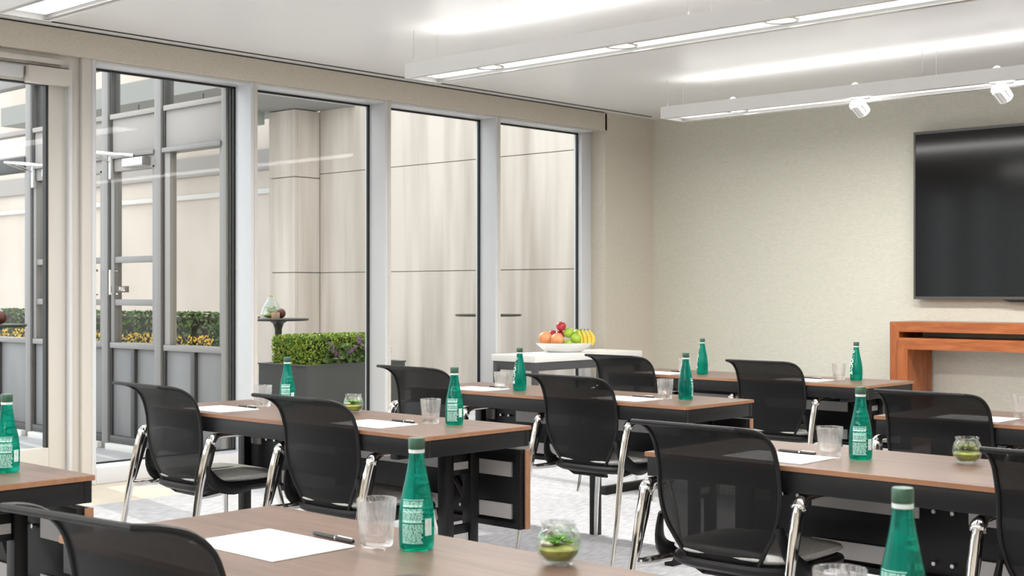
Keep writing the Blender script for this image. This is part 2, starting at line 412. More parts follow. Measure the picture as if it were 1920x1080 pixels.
# glazed screen with double doors, at right angles to the windows
YS = 5.65
sc = struct(empty('wall_screen', (0,YS,0)), 'grey steel glazed screen with double doors across the terrace')
def sp(name, mb, m, parent=None): return obj(name, mb, m, parent or sc)
posts = [-5.6, -4.4, -3.20, -1.92, -1.145, -0.275]
for k, x in enumerate(posts):
    wd = 0.045 if k not in (5,) else 0.03
    sp('post', rbox(x-wd, x+wd, -0.05, 0.05, -0.02, 3.15, 0.004), M_SCREEN)
    sp('post_shadow_rebate', rbox(x+wd, x+wd+0.028, -0.03, 0.05, 0.0, 3.15, 0.002), M_SCREEND)
for a, b in zip(posts, posts[1:]):
    x0, x1 = a+0.073, b-0.045
    if b == -0.275: x1 = b-0.03
    sp('sill_panel_frame', rbox(x0, x1, -0.045, 0.045, 0.79, 0.835, 0.004), M_SCREEN)
    mid = (x0+x1)/2
    sp('panel_stud', rbox(mid-0.028, mid+0.028, -0.04, 0.03, 0.09, 0.79, 0.003), M_SCREEND)
    sp('lower_panel', rbox(x0, mid-0.028, -0.012, 0.012, 0.09, 0.79, 0.003), M_SCREENPANEL)
    sp('lower_panel', rbox(mid+0.028, x1, -0.012, 0.012, 0.09, 0.79, 0.003), M_SCREENPANEL)
    sp('base_rail', rbox(x0, x1, -0.045, 0.045, 0.03, 0.09, 0.003), M_SCREEND)
    sp('kerb', rbox(x0, x1, -0.09, 0.06, -0.02, 0.03, 0.004), M_KERB)
    dark = b <= -3.1
    sp('transom', rbox(x0, x1, -0.06, 0.06, 2.30, 2.42 if dark else 2.335, 0.004), M_SCREEND if dark else M_SCREEN)
    sp('transom_panel', rbox(x0, x1, -0.02, 0.02, 2.335 if not dark else 2.42, 2.62 if not dark else 2.44, 0.003), M_TRANSOM)
    sp('upper_rail', rbox(x0, x1, -0.045, 0.045, 2.62, 2.66, 0.003), M_TRANSOM)
    sp('head', rbox(x0, x1, -0.05, 0.05, 3.05, 3.15, 0.003), M_SCREEN)
    sp('glass_pane', MB().box(x0, x1, -0.003, 0.003, 0.835, 2.30), M_SCREENGLASS)
    sp('glass_pane', MB().box(x0, x1, -0.003, 0.003, 2.66, 3.05), M_SCREENGLASS)
    if b in (-1.145, -1.92):                         # the two door leaves
        for z in (1.47, 1.13):
            sp('mid_rail', rbox(x0, x1, -0.03, 0.03, z, z+0.05, 0.003), M_SCREEN)
        sp('leaf_stile', rbox(x0, x0+0.05, -0.035, 0.035, 0.835, 2.22, 0.003), M_SCREEN)
        sp('leaf_stile', rbox(x1-0.05, x1, -0.035, 0.035, 0.835, 2.22, 0.003), M_SCREEN)
        sp('leaf_head', rbox(x0, x1, -0.035, 0.035, 2.20, 2.30, 0.003), M_TRANSOM)
        hx = x0+0.085 if b == -1.145 else x1-0.10
        sp('pull_handle', MB().tube([(hx,-0.03,1.22),(hx,-0.09,1.22),(hx,-0.09,1.41),(hx,-0.03,1.41)], 0.012, 8), M_CHROME)
        cl = sp('door_closer', rbox(x0+0.28, x0+0.58, -0.11, -0.036, 2.215, 2.285, 0.01), M_ALU)
        obj('closer_arm', MB().tube([(x0+0.45,-0.10,2.30),(x0+0.05,-0.32,2.34)], 0.014, 8), M_CHROME, cl)
        obj('closer_arm', MB().tube([(x0+0.05,-0.32,2.34),(x0+0.02,-0.05,2.28)], 0.012, 8), M_CHROME, cl)
        obj('pivot', MB().tube([(x0+0.03,-0.05,2.14),(x0+0.03,-0.05,2.32)], 0.022, 10), M_ALU, cl)
    else:
        sp('leaf_stile', rbox(x1-0.05, x1, -0.03, 0.03, 0.835, 2.30, 0.003), M_SCREEN)
        sp('leaf_stile', rbox(x0, x0+0.07, -0.03, 0.03, 0.835, 2.30, 0.003), M_TRANSOM)
pl = sp('door_plate', rbox(-1.745, -1.575, -0.045, -0.036, 1.235, 1.285, 0.002), M_BROWN)
def text_mesh(body, size, name, m, bold=0.0):
    cu = bpy.data.curves.new(name, 'FONT'); cu.body = body; cu.size = size; cu.align_x = 'CENTER'; cu.align_y = 'CENTER'; cu.offset = bold
    cu.resolution_u = 3
    o = bpy.data.objects.new(name, cu); COL.objects.link(o)
    bpy.context.view_layer.update()
    me = bpy.data.meshes.new_from_object(o); me.name = name
    bpy.data.objects.remove(o); bpy.data.curves.remove(cu)
    me.materials.clear(); me.materials.append(m)
    return me
tm = text_mesh('PULL', 0.042, 'pull_lettering', M_PRINT, 0.001)
obj('pull_lettering', tm, M_PRINT, pl, (-1.66,-0.0465,1.260), (PI/2,0,0))

def leaf_cloud(name, n, fn, size, m, parent, flat=0.5):
    """many small two-triangle leaves, fn() gives a centre and an outward direction"""
    mb = MB()
    for _ in range(n):
        p, nrm = fn()
        p = Vector(p); d = (Vector(nrm)+Vector((random.gauss(0,flat),random.gauss(0,flat),random.gauss(0,flat)))).normalized()
        a = d.orthogonal().normalized(); a.rotate(Matrix.Rotation(random.uniform(0,2*PI), 3, d)); b = d.cross(a)
        s = size*random.uniform(0.6,1.2)
        mb.add([p-a*s, p+b*s*0.5+d*s*0.15, p+a*s, p-b*s*0.5+d*s*0.15], [(0,1,2,3)])
    o = obj(name, mb, m, parent, smooth=False); o['kind'] = 'stuff'
    return o
def box_surface(x0,x1,y0,y1,z0,z1):
    def fn():
        while True:
            p = [random.uniform(x0,x1), random.uniform(y0,y1), random.uniform(z0,z1)]
            k = random.choice(('x0','x1','y0','y1','z1','z1'))
            j = random.uniform(-0.018,0.012)
            n = {'x0':(-1,0,0),'x1':(1,0,0),'y0':(0,-1,0),'y1':(0,1,0),'z1':(0,0,1)}[k]
            if k == 'x0': p[0] = x0-j
            if k == 'x1': p[0] = x1+j
            if k == 'y0': p[1] = y0-j
            if k == 'y1': p[1] = y1+j
            if k == 'z1': p[2] = z1+j
            return p, n
    return fn

# planter with boxwood and butterfly bush
pt = thing('terrace_planter', 'charcoal rectangular planter box standing on the terrace outside the second window', 'planter', (-1.25,7.41,-0.02))
pb = MB(); X, Y_, Z = 0.33, 0.545, 0.64
pb.box(-X,X,-Y_,-Y_+0.03,0,Z).box(-X,X,Y_-0.03,Y_,0,Z).box(-X,-X+0.03,-Y_+0.03,Y_-0.03,0,Z).box(X-0.03,X,-Y_+0.03,Y_-0.03,0,Z)
obj('box', pb, M_PLANTER, pt, smooth=False); obj('rim', MB().box(-X-0.008,X+0.008,-Y_-0.008,-Y_+0.034,Z,Z+0.012).box(-X-0.008,X+0.008,Y_-0.034,Y_+0.008,Z,Z+0.012).box(-X-0.008,-X+0.034,-Y_+0.034,Y_-0.034,Z,Z+0.012).box(X-0.034,X+0.008,-Y_+0.034,Y_-0.034,Z,Z+0.012), M_PLANTER, pt, smooth=False)
obj('soil', MB().box(-X+0.03,X-0.03,-Y_+0.03,Y_-0.03,0.5,Z-0.03), M_SOIL, pt, smooth=False)
bh = thing('boxwood_hedge', 'clipped bright green boxwood growing in the charcoal planter', 'hedge', (-1.25,7.41,0.585))
obj('twig_core', rbox(-0.25,0.15,-0.40,0.48,0.0,0.25,0.03), M_SOIL, bh)
leaf_cloud('foliage', 9000, box_surface(-0.27,0.18,-0.44,0.50,0.0,0.275), 0.016, M_LEAF, bh, 0.6)
bb = thing('butterfly_bush', 'butterfly bush with purple flower spikes at the planter edge', 'shrub', (-1.02,7.45,0.59))
def bush():
    a = random.uniform(0,2*PI); r = random.uniform(0,1)**0.5
    p = (0.07*r*math.cos(a), 0.34*r*math.sin(a), random.uniform(0.02,0.20)); return p, (p[0]*3, p[1], 0.3)
leaf_cloud('foliage', 420, bush, 0.032, M_LEAF2, bb, 0.5)
for (px_, py_, pz_, dx, dy, dz, l) in ((0.03,-0.20,0.10,0.02,-0.10,0.11,1.0),(0.05,-0.10,0.13,0.03,0.06,0.05,0.9),(0.04,0.04,0.20,0.0,-0.03,0.08,0.7),(0.06,0.08,0.15,0.04,-0.02,0.05,0.7),(0.05,0.26,0.20,0.02,0.05,0.06,0.8),(0.05,0.30,0.14,0.02,-0.04,0.05,0.7)):
    s = MB(); 
    for k in range(26):
        t = k/26; r = 0.016*(1-t)+0.004
        a = k*2.4
        c = (px_+dx*t*1.2+r*math.cos(a), py_+dy*t*1.2+r*math.sin(a), pz_+dz*t*1.2)
        s.ball(c, 0.0065*(1.15-t*0.6), 5, 4)
    obj('flower_spike', s, M_PURPLE, bb)

# bistro tables
def bistro(label, x, y, r, z):
    t = thing('bistro_table', label, 'table', (x,y,-0.02), 0, 'bistro tables on the terrace')
    obj('table_top', MB().lathe([(0,z-0.022),(r-0.01,z-0.022),(r,z-0.012),(r,z-0.004),(r-0.006,z),(0,z)], 48), M_TABLEBLK, t)
    obj('pole', MB().tube([(0,0,0.03),(0,0,z-0.10)], 0.034, 16), M_TABLEBLK, t)
    obj('mount', MB().lathe([(0.034,z-0.10),(0.05,z-0.05),(0.085,z-0.024),(0,z-0.024)], 20), M_TABLEBLK, t)
    obj('base_plate', MB().lathe([(0,0),(0.22,0),(0.22,0.012),(0.04,0.035),(0,0.035)], 32), M_TABLEBLK, t)
    return t
Z1 = 0.99
bistro('dark round bistro table behind the charcoal planter', -2.32, 7.63, 0.285, Z1+0.02)
bistro('dark round bistro table before the concrete wall', -2.50, 10.65, 0.37, Z1+0.02)
bistro('dark round bistro table seen through the glazed door', -2.09, 4.75, 0.25, Z1+0.02)

def rosette(mb, c, r, n=14, up=0.5):
    for k in range(n):
        a = k*2.399; q = 0.35+0.65*k/n; l = r*q
        d = Vector((math.cos(a), math.sin(a), up*(1.3-q))).normalized(); sdv = Vector((-math.sin(a), math.cos(a), 0)); u = d.cross(sdv)*-1
        p = Vector(c)
        mb.add([p, p+d*l*0.55+sdv*l*0.24, p+d*l, p+d*l*0.55-sdv*l*0.24, p+d*l*0.5+u*l*0.12, p+d*l*0.5-u*l*0.10],
               [(0,1,4),(1,2,4),(2,3,4),(3,0,4),(1,0,5),(2,1,5),(3,2,5),(0,3,5)])

def dish_garden(name, label, x, y, z, s=1.0, flower=True):
    t = thing(name, label, 'terrarium', (x,y,z))
    t.scale = (s,s,s)
    gl = MB().lathe([(0,0),(0.075,0.0),(0.098,0.03),(0.09,0.08),(0.06,0.14),(0.028,0.19),(0.025,0.19),(0.056,0.139),(0.086,0.08),(0.094,0.032),(0.072,0.004),(0,0.004)], 28)
    obj('glass_cloche', gl, M_BOWLGLASS, t)
    obj('moss_bed', MB().ball((0,0,0.03), 0.07, 16, 8, (1,1,0.4)), M_MOSS, t)
    r = MB()
    for k in range(9):
        a = k*2.4; rosette(r, (0.035*math.cos(a),0.035*math.sin(a),0.05+0.006*k), 0.035, 12, 0.9)
    obj('succulent', r, M_SUCC, t)
    if flower:
        f = MB(); rosette(f, (0,0,0.195), 0.035, 14, 0.7); obj('yellow_bloom', f, M_YELLOW, t)
    obj('pebble', MB().ball((-0.085,-0.08,0.016), 0.02, 10, 6, (1,1,0.75)), M_PEBBLE, t)
    obj('wood_block', rbox(0.09,0.145,-0.07,-0.015,0.0,0.055,0.004), M_WOODBLK, t)
    obj('bark', MB().ball((0.10,0.03,0.045), 0.055, 12, 8, (0.9,0.7,0.8)), M_REDLEAF, t)
    return t
dish_garden('glass_dish_garden', 'glass dish garden with yellow bloom on the table behind the planter', -2.36, 7.58, Z1+0.0005, 1.05)
dish_garden('glass_dish_garden', 'leafy glass dish garden on the table seen through the glazed door', -2.13, 4.74, Z1+0.0005, 1.15, False)
pp = thing('potted_sprig', 'small dark potted sprig on the table before the concrete wall', 'plant', (-2.38,10.62,Z1))
obj('pot', MB().lathe([(0,0),(0.04,0),(0.05,0.05),(0.042,0.05),(0.036,0.01),(0,0.01)], 18), M_PLANTER, pp)
r = MB(); [rosette(r, (0.01*math.cos(k),0.01*math.sin(k),0.045+k*0.012), 0.055, 10, 1.2) for k in range(6)]
obj('sprig', r, M_LEAF3, pp)

# far hedge behind the screen
hp = thing('hedge_trough', 'long pale stone trough under the hedge behind the glazed screen', 'planter', (-6.6,8.5,-0.02))
obj('trough', rbox(-4.4,2.4,-0.25,0.25,0,0.67,0.01), M_KERB, hp)
hh = thing('flowering_hedge', 'dark green hedge with yellow flowers behind the glazed screen', 'hedge', (-6.6,8.5,0.65))
obj('twig_core', rbox(-4.3,2.3,-0.18,0.18,0.0,0.30,0.04), M_SOIL, hh)
leaf_cloud('foliage', 8000, box_surface(-4.35,2.35,-0.22,0.22,0.0,0.34), 0.035, M_LEAF3, hh, 0.7)
def low():
    return (random.uniform(-4.3,2.3), -0.25+random.uniform(-0.02,0.02), random.uniform(0.0,0.11)), (0,-1,0.5)
leaf_cloud('yellow_flowers', 900, low, 0.022, M_YELLOW, hh, 0.5)
# draped cable with a lit bulb high behind the screen
cb = thing('festoon_cable', 'thin dark festoon cable hung under the canopy behind the glazed screen', 'cable', (-8.0,9.55,3.725))
pts = []
for k in range(41):
    t = k/40; pts.append((-1.4+3.0*t, 0.03*math.sin(9*t), -0.16-0.12*abs(math.sin(PI*2*t))+0.02*math.sin(31*t)))
obj('wire', MB().tube(pts, 0.012, 6), M_SCREEND, cb)
for x in (-1.4, 0.1, 1.6): obj('hanger', MB().tube([(x,0,-0.20),(x,0,0.0)], 0.008, 8), M_SCREEND, cb)
obj('bulb', MB().ball((-0.55,0.0,-0.31), 0.035, 10, 7), emit('festoon bulb', (1.0,0.72,0.35), 4.0), cb)

# ------------------------------------------------------------------ ceiling light bars
BAR_X0, BAR_X1, BAR_W, BZ0, BZ1 = 1.52, 8.30, 0.31, 2.60, 2.69
bar_proto = None
def light_bar(y, label, spots):
    t = thing('light_bar', label, 'ceiling light', (BAR_X0,y,BZ0), 0, 'suspended ceiling light bars')
    Ln = BAR_X1-BAR_X0; hw = BAR_W/2
    b = MB()
    for s in (-1,1): b.box(0, Ln, s*hw-0.02*(s>0), s*hw+0.02*(s<0), 0, BZ1-BZ0)
    b.box(0,0.02,-hw+0.02,hw-0.02,0,BZ1-BZ0).box(Ln-0.02,Ln,-hw+0.02,hw-0.02,0,BZ1-BZ0).box(0.02,Ln-0.02,-hw+0.02,hw-0.02,0.03,0.05)
    obj('housing', b, M_BARWHITE, t, smooth=False)
    obj('lip', MB().box(0.02,Ln-0.02,-hw+0.02,-hw+0.05,0.0,0.006).box(0.02,Ln-0.02,hw-0.05,hw-0.02,0.0,0.006), M_ALU, t, smooth=False)
    obj('diffuser', MB().box(0.05,Ln-0.05,-hw+0.05,hw-0.05,0.022,0.028), M_DIFF, t, smooth=False)
    for k in range(6):
        x = 0.60+1.03*k
        rg = MB().lathe([(0.078,0.016),(0.092,0.016),(0.094,0.021),(0.078,0.021)], 28); rg.v = [(a+x,bb_,c) for a,bb_,c in rg.v]
        d = obj('downlight_ring', rg, M_CHROME, t)
        ln = MB().lathe([(0,0.017),(0.05,0.017),(0.05,0.021),(0,0.021)], 24); ln.v = [(a+x,bb_,c) for a,bb_,c in ln.v]
        if k in spots:
            sh = obj('gimbal_spot', MB().tube([(x,0,0.02),(x,0.02,-0.02),(x+0.005,0.03,-0.03)], 0.02, 10), M_BARWHITE, t)
            cyl = MB(); 
            cyl.tube([(x-0.01,-0.03,-0.02),(x+0.012,0.05,-0.085)], 0.050, 20)
            obj('spot_head', cyl, M_BARWHITE, sh)
            fin = MB()
            for q in range(10):
                a = 2*PI*q/10; c = Vector((x+0.001,0.01,-0.0525)); ax = Vector((0.022,0.08,-0.065)).normalized(); u = ax.orthogonal().normalized(); u.rotate(Matrix.Rotation(a,3,ax))
                fin.tube([c+u*0.051-ax*0.04, c+u*0.051+ax*0.04], 0.004, 4)
            obj('cooling_rib', fin, M_ALU, sh)
        else:
            obj('downlight_lens', ln, M_LAMP, d)
        lp = MB().tube([(x-0.03+0.07*math.cos(a)*0.5, 0.0, BZ1-BZ0-0.01+0.045*math.sin(a)) for a in [PI*i/10 for i in range(11)]], 0.006, 6)
        obj('cable_loop', lp, M_BARWHITE, t)
    for x in (0.03, 2.16, 4.3, 6.5):
        for s in (-1,1):
            wv = obj('wire', MB().tube([(x,s*(hw-0.05),0.06),(x,s*(hw-0.05),CEIL-BZ0)], 0.0016, 6), M_ALU, t)
            obj('wire_grip', MB().tube([(x,s*(hw-0.05),0.05),(x,s*(hw-0.05),0.12)], 0.004, 8), M_CHROME, wv)
    up = bpy.data.lights.new('uplight', 'AREA'); up.shape = 'RECTANGLE'; up.size = Ln-0.2; up.size_y = 0.16; up.energy = UP_POWER; up.color = (1.0,0.985,0.96)
    o = bpy.data.objects.new('uplight', up); link(o, t); o.location = (Ln/2,0,0.094); o.rotation_euler = (PI,0,0)
    dn = bpy.data.lights.new('downlight_glow', 'AREA'); dn.shape = 'RECTANGLE'; dn.size = Ln-0.3; dn.size_y = 0.22; dn.energy = UP_POWER*9.2; dn.color = (1.0,0.98,0.95)
    o = bpy.data.objects.new('downlight_glow', dn); link(o, t); o.location = (Ln/2,0,-0.002)
    return t
light_bar(3.16, 'white suspended light bar whose end hangs above the glazed door', ())
light_bar(5.88, 'middle white suspended light bar hanging over the second table row', ())
light_bar(8.59, 'white suspended light bar with gimbal spots beside the television wall', (1,2))
light_bar(0.44, 'white suspended light bar over the back of the room', ())
light_bar(-2.28, 'white suspended light bar by the rear wall', ())

# ------------------------------------------------------------------ television and consoles
tv = thing('television', 'large black flat television hung on the sage grasscloth wall', 'television', (3.97,YW-0.08,1.865))
obj('housing', rbox(-1.21,1.21,0.012,0.05,-0.68,0.68,0.006), M_BLACKP, tv)
fr = MB(); W, H_ = 1.225, 0.686
fr.box(-W,W,-0.004,0.03,H_-0.022,H_).box(-W,W,-0.004,0.03,-H_,-H_+0.022).box(-W,-W+0.016,-0.004,0.03,-H_+0.022,H_-0.022).box(W-0.016,W,-0.004,0.03,-H_+0.022,H_-0.022)
obj('bezel', fr, M_TVB, tv, smooth=False)
obj('screen', MB().box(-W+0.016,W-0.016,0.0,0.012,-H_+0.022,H_-0.022), M_TV, tv, smooth=False)
lip = MB(); lip.add([(-0.49,0,-H_),(0.49,0,-H_),(0.42,0,-H_-0.02),(-0.42,0,-H_-0.02),(-0.49,0.03,-H_),(0.49,0.03,-H_),(0.42,0.03,-H_-0.02),(-0.42,0.03,-H_-0.02)],[(0,1,2,3),(4,7,6,5),(0,3,7,4),(1,5,6,2),(3,2,6,7),(0,4,5,1)])
obj('speaker_lip', lip, M_BLACKP, tv, smooth=False)
obj('wall_bracket', rbox(-0.3,0.3,0.05,0.079,-0.25,0.25,0.004), M_BLACK, tv)

def console(label, x0, x1, y0, y1, ztop, th, lw):
    t = thing('console_table', label, 'console', ((x0+x1)/2,(y0+y1)/2,0), 0, 'nested waterfall consoles under the television')
    hx, hy = (x1-x0)/2, (y1-y0)/2
    p = MB()                                                    # mitred top with bevelled ends
    p.add([(-hx,-hy,ztop),(hx,-hy,ztop),(hx-lw,-hy,ztop-th),(-hx+lw,-hy,ztop-th),(-hx,hy,ztop),(hx,hy,ztop),(hx-lw,hy,ztop-th),(-hx+lw,hy,ztop-th)],
          [(0,1,2,3),(4,7,6,5),(0,4,5,1),(3,2,6,7),(0,3,7,4),(1,5,6,2)])
    obj('top', p, M_CHERRY, t, smooth=False)
    for s in (-1,1):
        q = MB(); a, b = s*hx, s*(hx-lw)
        q.add([(a,-hy,0),(a,-hy,ztop-0.001),(b,-hy,ztop-th-0.001),(b,-hy,0),(a,hy,0),(a,hy,ztop-0.001),(b,hy,ztop-th-0.001),(b,hy,0)],
              [(0,1,2,3),(4,7,6,5),(0,4,5,1),(3,2,6,7),(1,5,6,2),(0,3,7,4)])
        obj('leg', q, M_CHERRYV, t, smooth=False)
    return t
console('taller outer cherry wood waterfall console below the television', 2.716, 5.22, 9.90, 10.32, 1.000, 0.080, 0.080)
console('lower inner cherry wood waterfall console nested under the taller one', 2.800, 5.136, 9.87, 10.30, 0.873, 0.090, 0.082)

# ------------------------------------------------------------------ side table with fruit
ft = thing('side_table', 'white topped dark steel side table under the last window', 'table', (0.35,8.70,0))
hx, hy, zt = 0.245, 0.71, 0.72
obj('table_top', rbox(-hx,hx,-hy,hy,zt-0.055,zt,0.004), M_SLAB, ft)
for sy in (-1,1):
    obj('end_rail', rbox(-hx+0.02,hx-0.02,sy*(hy-0.035)-0.02,sy*(hy-0.035)+0.02,zt-0.125,zt-0.055,0.003), M_DGREY, ft)
    for sx in (-1,1):
        obj('leg', rbox(sx*(hx-0.03)-0.022,sx*(hx-0.03)+0.022,sy*(hy-0.035)-0.022,sy*(hy-0.035)+0.022,0,zt-0.055,0.003), M_DGREY, ft)
for sx in (-1,1):
    obj('long_rail', rbox(sx*(hx-0.03)-0.018,sx*(hx-0.03)+0.018,-hy+0.06,hy-0.06,zt-0.125,zt-0.055,0.003), M_DGREY, ft)
BX, BY = 0.29, 8.70
bowl = MB()
prof = [(0,0.0),(0.14,0.0),(0.17,0.012),(0.235,0.062),(0.248,0.078),(0.240,0.078),(0.226,0.064),(0.165,0.020),(0.13,0.010),(0,0.010)]
bowl.lathe(prof, 40); bowl.v = [(x*0.62, y, z) for x,y,z in bowl.v]
# long axis runs across the view
fb = tag(obj('fruit_bowl', bowl, M_CERAMIC, None, (BX,BY,zt+0.0005), (0,0,R(-43))), 'oval white ceramic bowl heaped with fruit on the side table', 'bowl')
ca, sa = math.cos(R(-43)), math.sin(R(-43))
def fruit_at(u, v, z):       # u along the bowl, v across towards the viewer
    x, y = v, u
    return (BX+ca*x-sa*y, BY+sa*x+ca*y, zt+z)
m_or = textured('orange peel', (0.80,0.28,0.10), (0.86,0.40,0.18), (1,1,1), 20, 3, 0.5, 0.2, 300)
m_red = textured('red apple skin', (0.35,0.012,0.03), (0.55,0.05,0.06), (1,1,3), 9, 3, 0.25)
m_gr = textured('green apple skin', (0.30,0.50,0.03), (0.42,0.60,0.07), (1,1,2), 9, 3, 0.28)
m_yg = textured('yellow green apple skin', (0.55,0.58,0.08), (0.62,0.66,0.14), (1,1,2), 9, 3, 0.3)
m_ban = textured('banana peel', (0.75,0.55,0.05), (0.80,0.66,0.10), (1,1,2), 9, 3, 0.45)
def apple(name, label, cat, r, m, pos, grp, tilt=0.25, az=0):
    p = [(0,-0.80*r)]+[(r*math.sin(a)*(1.02 if a < 2 else 1), -r*math.cos(a)*0.93) for a in [0.35+i*(2.45)/11 for i in range(12)]]+[(0.25*r,0.76*r),(0,0.60*r)]
    o = obj(name, MB().lathe(p, 20), m, None, pos, (tilt*math.cos(az),tilt*math.sin(az),0)); tag(o, label, cat, grp)
    obj('stem', MB().tube([(0,0,0.60*r),(0.03*r,0.02*r,1.08*r)], 0.05*r, 6), M_WOODBLK, o)
    return o
def orange(label, r, pos):
    o = obj('orange', MB().ball((0,0,0), r, 22, 14, (1,1,0.95)), m_or, None, pos); tag(o, label, 'orange', 'oranges in the fruit bowl')
    obj('navel', MB().lathe([(0,-0.004),(0.006,-0.003),(0.005,0.002),(0,0.003)], 10), M_WOODBLK, o, (0,0,r*0.95))
orange('larger orange at the end of the fruit bowl', 0.061, fruit_at(-0.158,-0.005,0.120))
orange('orange in front of the red apples', 0.060, fruit_at(-0.062,0.062,0.108))
apple('red_apple', 'shiny red apple on top of the fruit heap', 'apple', 0.043, m_red, fruit_at(-0.022,-0.01,0.222), 'red apples', 0.3, 1)
apple('red_apple', 'red apple wedged just below the topmost one', 'apple', 0.044, m_red, fruit_at(-0.030,-0.045,0.145), 'red apples', 0.5, 2)
apple('red_apple', 'pinkish red apple between topmost apple and larger orange', 'apple', 0.038, m_red, fruit_at(-0.088,-0.075,0.152), 'red apples', 0.5, 4)
apple('green_apple', 'upper green apple beside the red apples', 'apple', 0.045, m_gr, fruit_at(0.040,0.01,0.165), 'green apples', 0.2, 0.4)
apple('green_apple', 'green apple at the front of the bowl', 'apple', 0.046, m_gr, fruit_at(0.098,0.062,0.118), 'green apples', 0.35, 2.4)
apple('green_apple', 'low green apple half sunk in the bowl', 'apple', 0.040, m_gr, fruit_at(0.030,0.085,0.075), 'green apples', 0.6, 1.2)
apple('green_apple', 'green apple next to the bananas', 'apple', 0.043, m_gr, fruit_at(0.128,-0.028,0.158), 'green apples', 0.3, 3.3)
apple('green_apple', 'yellowish green apple behind the upper green apple', 'apple', 0.042, m_yg, fruit_at(0.062,-0.082,0.165), 'green apples', 0.3, 3.9)
bn = thing('banana_bunch', 'bunch of yellow bananas leaning over the bowl rim', 'bananas', fruit_at(0.190,0.012,0.045))
for k in range(4):
    pts = []; off = (k-1.5)*0.026
    for i in range(9):
        t = i/8; a = -0.9+1.9*t
        u = -0.030+off*0.9+0.055*math.cos(a)*(0.5+0.25*k)-0.02*t; v = 0.035-off*0.4-0.05*t; z = 0.012+0.135*t
        pts.append((ca*v-sa*u*1.0, sa*v+ca*u*1.0, z))
    b = obj('banana', MB().tube(pts, [0.006,0.013,0.017,0.018,0.018,0.017,0.014,0.009,0.006], 8), m_ban, bn)
    obj('tip', MB().ball(pts[-1], 0.008, 8, 6), M_LEAF3, b)

